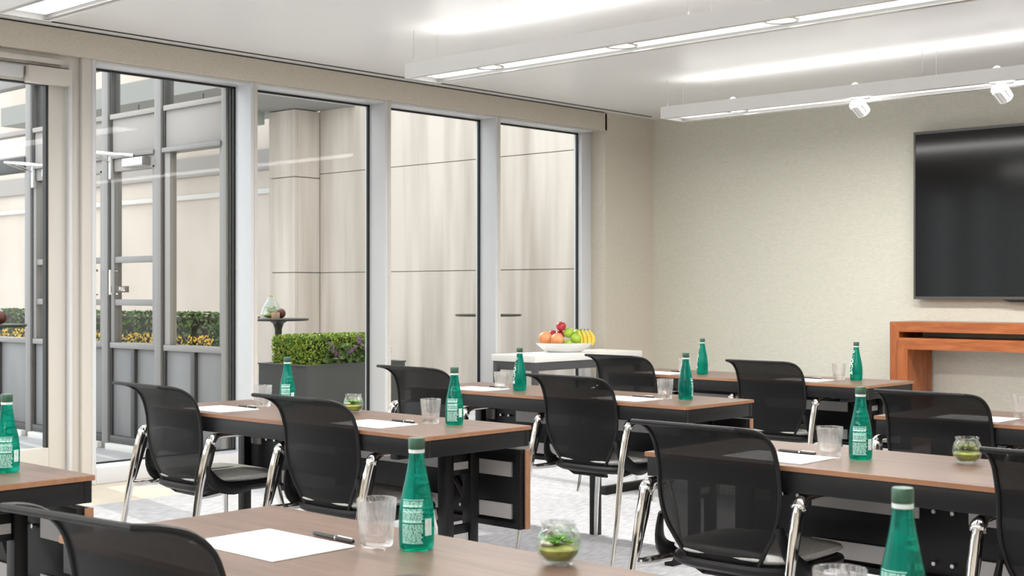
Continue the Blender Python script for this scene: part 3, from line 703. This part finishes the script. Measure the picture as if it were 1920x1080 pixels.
# ------------------------------------------------------------------ training tables
T_L, T_D, T_Z = 1.79, 0.545, 0.735
def training_table(label, x0, y0, ends=None, rin=0.20, length=T_L):
    """x0,y0: front left corner; long side along X, users sit on the -Y side"""
    t = thing('training_table', label, 'table', (x0+length/2, y0+T_D/2, 0), 0, 'walnut training tables set in rows')
    hx, hy = length/2, T_D/2
    top = obj('table_top', rbox(-hx+0.0025,hx-0.0025,-hy+0.0025,hy-0.0025,T_Z-0.015,T_Z,0.0012,1), M_WALNUT, t)
    e = MB().box(-hx,hx,-hy,-hy+0.0025,T_Z-0.015,T_Z-0.001).box(-hx,hx,hy-0.0025,hy,T_Z-0.015,T_Z-0.001).box(-hx,-hx+0.0025,-hy+0.0025,hy-0.0025,T_Z-0.015,T_Z-0.001).box(hx-0.0025,hx,-hy+0.0025,hy-0.0025,T_Z-0.015,T_Z-0.001)
    obj('edge_band', e, M_EDGE, top, smooth=False)
    za, zb = 0.658, T_Z-0.015
    obj('front_rail', rbox(-hx+0.006,hx-0.006,-hy+0.006,-hy+0.030,za,zb,0.002), M_BLACK, t)
    obj('rear_rail', rbox(-hx+0.006,hx-0.006,hy-0.030,hy-0.006,za,zb,0.002), M_BLACK, t)
    for s in (-1,1):
        obj('end_rail', rbox(s*(hx-0.018)-0.012,s*(hx-0.018)+0.012,-hy+0.030,hy-0.030,za,zb,0.002), M_BLACK, t)
    ends = ends or ((-1,0.07,(0.472,),(-0.01,0.51)),(1,rin,(0.29,0.42),(0.09,0.59)))
    for s, inset, ys, ft_ in ends:
        x = s*(hx-inset)
        for yy in ys:
            obj('leg', rbox(x-0.024,x+0.024,-hy+yy-0.020,-hy+yy+0.020,0.05 if ft_ else 0.0,za,0.003), M_BLACK, t)
        yc = sum(ys)/len(ys)
        if ft_:
            obj('foot', rbox(x-0.024,x+0.024,-hy+ft_[0],-hy+ft_[1],0,0.05,0.004), M_BLACK, t)
        if len(ys) > 1:
            for zz in (0.60,0.33):
                pl = obj('cross_plate', rbox(x-0.012,x+0.012,-hy+ys[0]+0.02,-hy+ys[1]-0.02,zz-0.05,zz+0.03,0.002), M_BLACK, t)
                obj('sticker', MB().box(x+0.012,x+0.0135,-hy+ys[0]+0.025,-hy+ys[1]-0.025,zz-0.03,zz-0.002), M_PLATE, pl, smooth=False)
        if len(ys) > 1: obj('top_arm', rbox(x-0.02,x+0.02,-hy+0.03,hy-0.03,za-0.022,za-0.001,0.002), M_BLACK, t)
        if len(ys) > 1: obj('brace', MB().tube([(x-s*0.02,-hy+0.44,0.42),(x-s*0.20,-hy+0.44,0.65)], 0.014, 6), M_BLACK, t)
    # hinged modesty panel at the far side, seen from behind
    mp = obj('modesty_panel', rbox(-hx+0.004,hx-0.006,hy-0.028,hy-0.006,0.345,0.645,0.002), M_BLACK, t)
    obj('panel_edge', MB().box(hx-0.006,hx-0.001,hy-0.029,hy-0.004,0.345,0.645), M_EDGE, mp, smooth=False)
    obj('panel_edge', MB().box(-hx-0.001,-hx+0.004,hy-0.029,hy-0.004,0.345,0.645), M_EDGE, mp, smooth=False)
    obj('panel_frame', MB().box(-hx+0.01,hx-0.01,hy-0.05,hy-0.028,0.625,0.645).box(-hx+0.01,hx-0.01,hy-0.05,hy-0.028,0.345,0.365).box(hx-0.035,hx-0.012,hy-0.05,hy-0.028,0.365,0.625).box(-hx+0.012,-hx+0.035,hy-0.05,hy-0.028,0.365,0.625), M_BLACK, mp, smooth=False)
    for zz in (0.565,0.405):
        for (a, b) in ((-hx+0.06,-hx+0.14),(-hx+0.30,-0.22),(-0.06,hx-0.40),(hx-0.24,hx-0.07)):
            obj('metal_strip', MB().box(a,b,hy-0.036,hy-0.028,zz-0.028,zz+0.028), M_PLATE, mp, smooth=False)
        for x in (-hx+0.19,-hx+0.25,-0.17,-0.11,hx-0.34,hx-0.28):
            obj('screw', MB().tube([(x,hy-0.028,zz),(x,hy-0.042,zz)], 0.0065, 10), M_ALU, mp)
    return t

COLW, COLT = 'window-side', 'aisle-far'
ROWS = ['first','second','third','fourth']
TB = {}
def tbl(key, label, x0, y0, **k): TB[key] = (x0, y0); training_table(label, x0, y0, **k)
tbl('4L', 'walnut training table before the consoles, in the column of tables along the windows', 2.53, 6.52, ends=((-1,0.13,(0.472,),(-0.20,0.50)),(1,0.16,(0.29,0.42),(0.09,0.59))))
tbl('3L', 'walnut training table of the second row from the television wall, beside the windows', 2.58, 4.79, ends=((-1,0.07,(0.472,),(-0.01,0.51)),(1,0.90,(0.472,),None),(1,0.16,(0.29,0.42),(0.09,0.59))))
tbl('2L', 'walnut training table beside the windows with a terrarium bowl on it', 2.63, 3.18)
tbl('1L', 'walnut training table by the glazed door with one bottle at its corner', 2.66, 1.355)
tbl('4R', 'walnut training table standing directly below the television', 5.17, 6.52, rin=0.10)
tbl('3R', 'walnut training table across the aisle in the second row from the television wall', 5.17, 4.98, rin=0.10)
tbl('2R', 'walnut training table across the aisle with a moss terrarium bowl beside a bottle', 5.23, 3.365, rin=0.10)
tbl('1R', 'walnut training table of the rearmost row across the aisle, with succulent bowl', 5.23, 1.375, ends=((-1,0.028,(0.472,),(-0.01,0.51)),(1,0.045,(0.29,0.42),(0.09,0.59))))

# ------------------------------------------------------------------ mesh chairs
def interp(pts, t):
    """Catmull-Rom through pts at t in 0..1"""
    n = len(pts)-1; s = min(t*n, n-1e-6); i = int(s); f = s-i
    p = [pts[max(0,min(n,i+k))] for k in (-1,0,1,2)]
    return tuple(0.5*((2*p[1][c])+(-p[0][c]+p[2][c])*f+(2*p[0][c]-5*p[1][c]+4*p[2][c]-p[3][c])*f*f+(-p[0][c]+3*p[1][c]-3*p[2][c]+p[3][c])*f**3) for c in range(len(pts[0])))
# y, z, half width, forward sweep of the sides
BACK = [(-0.110,0.375,0.110,0.00),(-0.158,0.410,0.132,0.01),(-0.186,0.47,0.172,0.02),(-0.205,0.54,0.218,0.03),(-0.214,0.62,0.238,0.035),(-0.215,0.70,0.238,0.030),(-0.222,0.765,0.238,0.020),(-0.238,0.803,0.235,0.012),(-0.272,0.831,0.230,0.006),(-0.318,0.846,0.221,0.002),(-0.362,0.852,0.203,0.0)]
def back_pt(u, v):
    y, z, hw, sw = interp(BACK, v)
    s = u*2-1; hw *= 0.90
    return (s*hw, y+sw*s*s, z)
def make_chair():
    t = thing('mesh_chair', 'chair', 'chair', (0,0,0), 0, 'black mesh chairs at the training tables')
    obj('backrest', MB().grid(back_pt, 16, 26), M_NET, t)
    border = [back_pt(0, i/26) for i in range(27)]+[back_pt(i/16, 1) for i in range(1,17)]+[back_pt(1, 1-i/26) for i in range(1,27)]+[back_pt(1-i/16, 0) for i in range(1,16)]
    obj('back_frame', MB().tube(border, 0.0075, 8, closed=True), M_BLACKP, t)
    def seat(z0, z1, g, dome=0.0):
        m = MB(); n = 40; rings = []
        for zz, k in ((z0,0.90),(z0+0.012,0.985),(z1-0.014,1.0),(z1-0.004,0.975),(z1,0.90),(z1+dome,0.45),(z1+dome*1.2,0.0)):
            ring = []
            for q in range(n):
                a = 2*PI*q/n; c, s_ = math.cos(a), math.sin(a)
                e = 0.55
                x = math.copysign(abs(c)**e, c)*0.232*g*k; y = math.copysign(abs(s_)**e, s_)*0.225*g*k+0.045
                ring.append((x, y, zz+0.02*(y>0.2)*0+ -0.25*max(0,y-0.18)**1.0*0.5))
            rings.append(ring)
        vs = [p for r_ in rings for p in r_]; fs = []
        for i in range(len(rings)-1):
            for q in range(n): fs.append((i*n+q, i*n+(q+1)%n, (i+1)*n+(q+1)%n, (i+1)*n+q))
        fs.append(tuple(reversed(range(n))))
        return m.add(vs, fs)
    obj('seat_cushion', seat(0.432, 0.462, 0.985, 0.006), M_SEAT, t)
    obj('seat_shell', seat(0.392, 0.431, 1.0), M_BLACKP, t)
    for s in (-1,1):
        # swept bracket joining the seat shell to the back
        pts = [interp([(s*0.215,0.06,0.408),(s*0.243,-0.04,0.410),(s*0.248,-0.12,0.435),(s*0.228,-0.165,0.49),(s*0.211,-0.178,0.555)], k/12) for k in range(13)]
        obj('side_bracket', MB().tube(pts, [0.016+0.012*math.sin(PI*k/12) for k in range(13)], 10, sx=0.45), M_BLACKP, t)
        # rear leg rising into the arm
        leg = [interp([(s*0.288,-0.310,0.0),(s*0.286,-0.268,0.20),(s*0.276,-0.232,0.40),(s*0.274,-0.205,0.52),(s*0.274,-0.180,0.605),(s*0.274,-0.165,0.632)], k/14) for k in range(15)]
        obj('rear_leg', MB().tube(leg, [0.011+0.010*min(1,k/9) for k in range(15)], 12, sx=0.72), M_CHROME, t)
        obj('leg_insert', MB().tube([(s*0.275,-0.215,0.415),(s*0.273,-0.172,0.545),(s*0.273,-0.156,0.600)], [0.008,0.011,0.009], 8, sx=0.8), M_BLACKP, t)
        obj('front_leg', MB().tube([(s*0.205,0.205,0.395),(s*0.245,0.235,0.20),(s*0.268,0.255,0.0)], [0.013,0.012,0.009], 12), M_CHROME, t)
        arm = [interp([(s*0.274,-0.176,0.615),(s*0.274,-0.160,0.636),(s*0.274,-0.120,0.643),(s*0.273,-0.02,0.642),(s*0.270,0.080,0.640)], k/12) for k in range(13)]
        ar = obj('armrest', MB().tube(arm, [0.019,0.021,0.020,0.018,0.016,0.0135,0.012,0.011,0.010,0.009,0.008,0.008,0.007], 12, sx=1.15), M_CHROME, t)
        pad = [(s*0.274,-0.07,0.652),(s*0.272,-0.01,0.651),(s*0.269,0.08,0.648),(s*0.267,0.14,0.643)]
        obj('arm_pad', MB().tube(pad, [0.004,0.0062,0.0062,0.004], 10, sx=3.6), M_BLACKP, ar)
        obj('seat_bracket', MB().tube([(s*0.276,-0.232,0.400),(s*0.262,-0.205,0.398),(s*0.232,-0.10,0.402)], [0.010,0.012,0.014], 10), M_CHROME, t)
    return t
proto = make_chair(); used = [False]
def chair(label, lip_px, table, push=0.0, rz=0.0):
    """lip_px: pixel column of the rear left corner of the back; set against the table's front edge"""
    y_front = TB[table][1]
    lip_y = y_front-0.185-push
    X = px_on_y(lip_px, lip_y)
    o = copy_tree(proto) if used[0] else proto; used[0] = True
    o.location = (X+0.185, lip_y+0.364, 0); o.rotation_euler = (0,0,rz); o['label'] = label
    return o
chair('black mesh chair at the table with the terrarium beside the windows, nearer the window', 212, '2L', 0.014, R(-2))
chair('black mesh chair before the terrarium bowl at the table beside the windows', 473, '2L')
chair('black mesh chair in the second row from the television wall, nearer the window', 707, '3L')
chair('black mesh chair in the second row from the television wall, by the aisle', 985, '3L')
chair('black mesh chair in front of the fruit side table, at the row nearest the television', 1097, '4L', 0.06)
chair('black mesh chair at the row nearest the television, beside the bottle before the consoles', 1361, '4L', 0.0)
chair('black mesh chair across the aisle facing notepad and tumbler, beside the moss bowl table', 1183, '2R', 0.02)
chair('black mesh chair pulled up right behind the moss terrarium bowl', 1838, '2R', 0.0)
chair('black mesh chair across the aisle standing in front of the cherry consoles', 1638, '3R', 0.0)
chair('black mesh chair at the rearmost table, back close by the table by the glazed door', -2, '1R', 0.045, R(7))
chair('black mesh chair at the rearmost table, tucked behind the succulent bowl', 733, '1R', 0.0)

# ------------------------------------------------------------------ bottles
BP = [(0.0,0.004),(0.020,0.003),(0.0295,0.0),(0.0325,0.004),(0.0335,0.014),(0.0340,0.040),(0.0338,0.060),(0.0325,0.078),(0.0300,0.096),(0.0262,0.114),(0.0222,0.132),(0.0188,0.150),(0.0162,0.166),(0.0145,0.180),(0.0138,0.192),(0.0138,0.196)]
def bottle_r(z):
    for (r0,z0),(r1,z1) in zip(BP[4:], BP[5:]):
        if z0 <= z <= z1: return r0+(r1-r0)*(z-z0)/(z1-z0)
    return BP[4][0] if z < BP[4][1] else BP[-1][0]
def wrap(me, z_mid, vertical, ang, off=0.0005):
    """bend flat lettering round the bottle; vertical: reads upwards"""
    bm = bmesh.new(); bm.from_mesh(me)
    bmesh.ops.triangulate(bm, faces=bm.faces)
    for v in bm.verts:
        x, y = v.co.x, v.co.y
        if vertical: s, z = -y, z_mid+x
        else: s, z = x, z_mid+y
        r = bottle_r(z)+off; a = ang+s/r
        v.co = (r*math.cos(a), r*math.sin(a), z)
    bm.to_mesh(me); bm.free(); me.update()
    return me
def make_bottle():
    t = thing('water_bottle', 'bottle', 'bottle', (0,0,0), 0, 'green water bottles on the tables')
    obj('glass', MB().lathe(BP, 36), M_BOTTLE, t)
    cap = obj('cap', MB().lathe([(0,0.190),(0.0150,0.190),(0.0156,0.192),(0.0156,0.209),(0.0145,0.2115),(0,0.2118)], 28), M_CAP, t)
    obj('cap_ring', MB().lathe([(0.0139,0.183),(0.0152,0.183),(0.0154,0.1895),(0.0139,0.1895)], 28), M_CAPRING, t)
    # front print, letters climbing the bottle: local +X side
    obj('front_lettering', wrap(text_mesh('BADOIT', 0.031, 'front_lettering', M_PRINT, 0.0009), 0.088, True, 0.0), M_PRINT, t)
    rg = MB(); n = 24
    ring = [(0.0075*math.cos(2*PI*k/n)*q, 0.0075*math.sin(2*PI*k/n)*q) for q in (1.0,0.68) for k in range(n)]
    rg.add([(a,b,0) for a,b in ring], [(k,(k+1)%n,n+(k+1)%n,n+k) for k in range(n)])
    obj('front_emblem', wrap(rg.mesh('front_emblem', M_PRINT, False), 0.158, False, 0.0), M_PRINT, t)
    # back text block on the opposite side, with ruled lines of small print
    tx = MB(); rnd = random.Random(3)
    z = 0.030
    while z > -0.045:
        h = 0.0016 if rnd.random() < 0.75 else 0.0042
        x = -0.021
        while x < 0.019:
            wd = rnd.uniform(0.002,0.010); x2 = min(0.021, x+wd)
            k = max(1, int((x2-x)/0.004))
            for q in range(k):
                a, b = x+(x2-x)*q/k, x+(x2-x)*(q+1)/k
                tx.add([(a,z,0),(b,z,0),(b,z+h,0),(a,z+h,0)], [(0,1,2,3)])
            x = x2+rnd.uniform(0.0008,0.002)
        z -= h+0.0013
    obj('back_small_print', wrap(tx.mesh('back_small_print', M_PRINTG, False), 0.062, False, PI), M_PRINTG, t)['kind'] = 'stuff'
    rl = MB()
    for zz in (-0.047,-0.024,-0.008,0.012,0.034):
        for q in range(10):
            a, b = -0.0215+0.0043*q, -0.0215+0.0043*(q+1)
            rl.add([(a,zz,0),(b,zz,0),(b,zz+0.0011,0),(a,zz+0.0011,0)], [(0,1,2,3)])
    obj('back_ruled_lines', wrap(rl.mesh('back_ruled_lines', M_PRINTG, False), 0.062, False, PI, 0.0004), M_PRINTG, t)['kind'] = 'stuff'
    bc = MB(); x = -0.007; 
    for q in range(14):
        wd = rnd.choice((0.0004,0.0007,0.0011)); bc.add([(x,-0.016,0),(x+wd,-0.016,0),(x+wd,0.016,0),(x,0.016,0)], [(0,1,2,3)]); x += wd+0.0004
    obj('bar_code', wrap(bc.mesh('bar_code', M_PRINT, False), 0.045, False, PI+0.95), M_PRINT, t)['kind'] = 'stuff'
    return t
bproto = make_bottle(); bused = [False]
def bottle(label, x, y, turn, z=T_Z):
    """turn: bearing of the front lettering, degrees to the right of the direction to the camera"""
    o = copy_tree(bproto) if bused[0] else bproto; bused[0] = True
    base = math.atan2(0-y, CAM_X-x)
    o.location = (x, y, z+0.0004); o.scale = (1.03,1.03,1.03); o.rotation_euler = (0,0,base+R(turn)); o['label'] = label
    return o
bottle('green water bottle by the succulent bowl on the rearmost table across the aisle', 5.874, 1.785, 165)
bottle('green water bottle beside a tumbler, at the end of the rearmost table away from windows', 6.885, 1.815, 150)
bottle('green water bottle on the corner of the table by the glazed door', 4.214, 1.762, 170)
bottle('green water bottle behind the chair before the terrarium, beside the charcoal planter', 3.081, 3.605, 165)
bottle('green water bottle on the aisle end of the table with the terrarium beside the windows', 4.184, 3.55, 165)
bottle('green water bottle on the moss bowl table across the aisle', 5.825, 3.655, 175)
bottle('green water bottle with lettering in view, in front of the fruit side table', 3.18, 5.005, -62)
bottle('green water bottle at the aisle corner of the second row from the television wall', 4.13, 5.125, -95)
bottle('green water bottle against the sage wall, behind the aisle bottle of the second row', 3.085, 6.76, -75)
bottle('green water bottle with lettering in view, before the cherry consoles', 4.048, 6.90, -55)

# ------------------------------------------------------------------ tumblers
def make_tumbler():
    n = 96
    def fl(k, r, z):
        if r < 0.02: return r
        if z > 0.034 and r > 0.036: 
            f = min(1, (z-0.034)/0.006)*min(1, max(0,(0.090-z)/0.004))
            return r-0.0022*f*(0.5+0.5*math.cos(2*PI*k*24/n))
        return r
    prof = [(0,0.002),(0.026,0.0015),(0.0305,0.0),(0.0325,0.003),(0.0335,0.012),(0.0345,0.024),(0.0352,0.034),(0.0358,0.040),(0.0375,0.060),(0.0395,0.082),(0.0402,0.0925),(0.0392,0.0940),(0.0378,0.0925),
            (0.0358,0.070),(0.0335,0.045),(0.0318,0.026),(0.028,0.021),(0,0.020)]
    t = thing('tumbler', 'tumbler', 'glass', (0,0,0), 0, 'ribbed tumblers on the tables')
    obj('glass_body', MB().lathe(prof, n, flute=fl), M_TUMBLER, t)
    return t
def make_tumbler_simple():
    t = make_tumbler(); o = t.children[0]; me = o.data
    bpy.data.objects.remove(o); bpy.data.objects.remove(t)
    return me
TMESH = make_tumbler_simple()
def tumbler(label, x, y):
    o = bpy.data.objects.new('tumbler', TMESH); COL.objects.link(o); o.location = (x,y,T_Z+0.0004)
    tag(o, label, 'glass', 'ribbed tumblers on the tables')
tumbler('ribbed clear tumbler between notepad and bottle, on the rearmost table across the aisle', 5.793, 1.752)
tumbler('ribbed clear tumbler at the end of the rearmost table away from windows', 6.805, 1.775)
tumbler('ribbed clear tumbler behind the chair before the terrarium bowl', 3.005, 3.53)
tumbler('ribbed clear tumbler at the aisle end of the terrarium table beside the windows', 4.085, 3.52)
tumbler('ribbed clear tumbler on the moss bowl table across the aisle', 5.740, 3.622)
tumbler('ribbed clear tumbler in front of the fruit side table', 3.10, 4.955)
tumbler('ribbed clear tumbler at the aisle end of the second row from the television wall', 4.04, 5.085)
tumbler('ribbed clear tumbler against the sage wall beside a notepad, nearest the consoles', 3.96, 6.86)
tumbler('ribbed clear tumbler half hidden behind the aisle bottle of the second row', 2.965, 6.74)
tumbler('ribbed clear tumbler across the aisle below the consoles', 5.66, 5.28)

# ------------------------------------------------------------------ notepads and pens
PADM = rbox(-0.140,0.140,-0.100,0.100,0,0.003,0.0006,1).mesh('notepad', M_PAPER)
def pen_proto():
    t = thing('ballpoint_pen', 'pen', 'pen', (0,0,0), 0, 'dark pens by the notepads')
    obj('barrel', MB().tube([(-0.068,0,0),(-0.060,0,0),(0.010,0,0)], [0.0025,0.0045,0.0047], 10), M_PEN, t)
    obj('cap', MB().tube([(0.012,0,0),(0.062,0,0),(0.068,0,0)], [0.0050,0.0050,0.0035], 10), M_PEN, t)
    obj('band', MB().tube([(0.009,0,0),(0.013,0,0)], 0.0052, 10), M_CHROME, t)
    obj('clip', MB().box(0.018,0.066,-0.0014,0.0014,0.0048,0.0064), M_CHROME, t, smooth=False)
    obj('tip', MB().tube([(-0.072,0,0),(-0.068,0,0)], [0.0012,0.0025], 8), M_CHROME, t)
    return t
pproto = pen_proto(); pused = [False]
def notepad(label, x, y, penlabel=None, penoff=(0.085,0.118), rz=0.0):
    o = bpy.data.objects.new('notepad', PADM); COL.objects.link(o); o.location = (x,y,T_Z+0.0003); o.rotation_euler = (0,0,rz)
    tag(o, label, 'notepad', 'white notepads on the tables')
    if penlabel:
        p = copy_tree(pproto) if pused[0] else pproto; pused[0] = True
        p.location = (x+penoff[0], y+penoff[1], T_Z+0.0056); p.rotation_euler = (0,0,R(-3)); p['label'] = penlabel
notepad('blank white notepad on the rearmost table beside tumbler and bottle', 5.637, 1.610, 'dark pen lying beyond the notepad of the rearmost table', (0.045,0.122))
notepad('blank white notepad between the two chairs of the terrarium table, nearer the window', 2.98, 3.325, 'dark pen beyond the window-end notepad of the terrarium table', (0.02,0.125))
notepad('blank white notepad in front of the aisle tumbler of the terrarium table', 3.955, 3.345, 'dark pen beyond the aisle-end notepad of the terrarium table', (0.03,0.122))
notepad('blank white notepad on the moss bowl table across the aisle', 5.625, 3.515, 'dark pen beyond the notepad of the moss bowl table', (-0.01,0.125))
notepad('blank white notepad of the second row from the television wall, nearer the window', 2.955, 4.925, 'dark pen beyond the second-row notepad nearer the window', (0.03,0.125))
notepad('blank white notepad of the second row from the television wall, by the aisle', 3.92, 4.945, 'dark pen beyond the second-row notepad by the aisle', (0.0,0.125))
notepad('blank white notepad at the row nearest the television, behind the second-row bottle', 2.85, 6.66, 'dark pen beyond the nearest-row notepad towards the window', (0.04,0.13))
notepad('blank white notepad at the row nearest the television, by the tumbler before the consoles', 3.83, 6.69, 'dark pen beyond the nearest-row notepad towards the consoles', (-0.02,0.125))
notepad('blank white notepad across the aisle by the tumbler below the consoles', 5.53, 5.13)

# ------------------------------------------------------------------ terrarium bowls
def terrarium(label, x, y, style):
    t = thing('terrarium_bowl', label, 'terrarium', (x,y,T_Z+0.0004), 0, 'glass terrarium bowls on the tables')
    prof = [(0,0.003),(0.020,0.002),(0.026,0.0),(0.029,0.004),(0.038,0.016),(0.0425,0.032),(0.0420,0.046),(0.0375,0.060),(0.0325,0.068),(0.0335,0.074),(0.0350,0.077),(0.0335,0.0775),(0.0315,0.074),(0.0305,0.068),(0.0355,0.0595),(0.040,0.046),(0.0405,0.032),(0.036,0.0175),(0.026,0.008),(0,0.007)]
    obj('glass_bowl', MB().lathe(prof, 40), M_BOWLGLASS, t)
    obj('moss_bed', MB().lathe([(0,0.009),(0.024,0.0095),(0.034,0.0185),(0.0380,0.029),(0.034,0.033),(0.018,0.036),(0,0.037)], 24), M_MOSS, t)
    a = MB(); rnd = random.Random(style)
    for k in range(7 if style else 5):
        q = k*2.4+style; rr = 0.017 if k else 0
        rosette(a, (rr*math.cos(q), rr*math.sin(q), 0.034+rnd.uniform(0,0.012)), 0.025, 14, 1.0+0.3*style)
    obj('succulent', a, M_SUCC if style != 2 else M_MOSS, t)
    if style != 2:
        b = MB()
        for k in range(3):
            q = 2.0+k*0.8; rosette(b, (0.019*math.cos(q),0.019*math.sin(q),0.040+0.006*k), 0.016, 10, 1.2)
        obj('red_leaf_tuft', b, M_REDLEAF, t)
        c = MB()
        for k in range(4): c.ball((-0.020+0.006*k, -0.018-0.004*(k%2), 0.037+0.003*(k%2)), 0.007, 9, 6, (1.2,1,0.7))
        obj('pebble_group', c, M_PEBBLE, t)
    return t
terrarium('glass bowl with bright green succulent on the rearmost table across the aisle', 6.175, 1.865, 0)
terrarium('glass bowl with red and green succulent on the table beside the windows', 3.528, 3.605, 1)
terrarium('glass bowl with pale moss on the table across the aisle', 6.105, 3.775, 2)
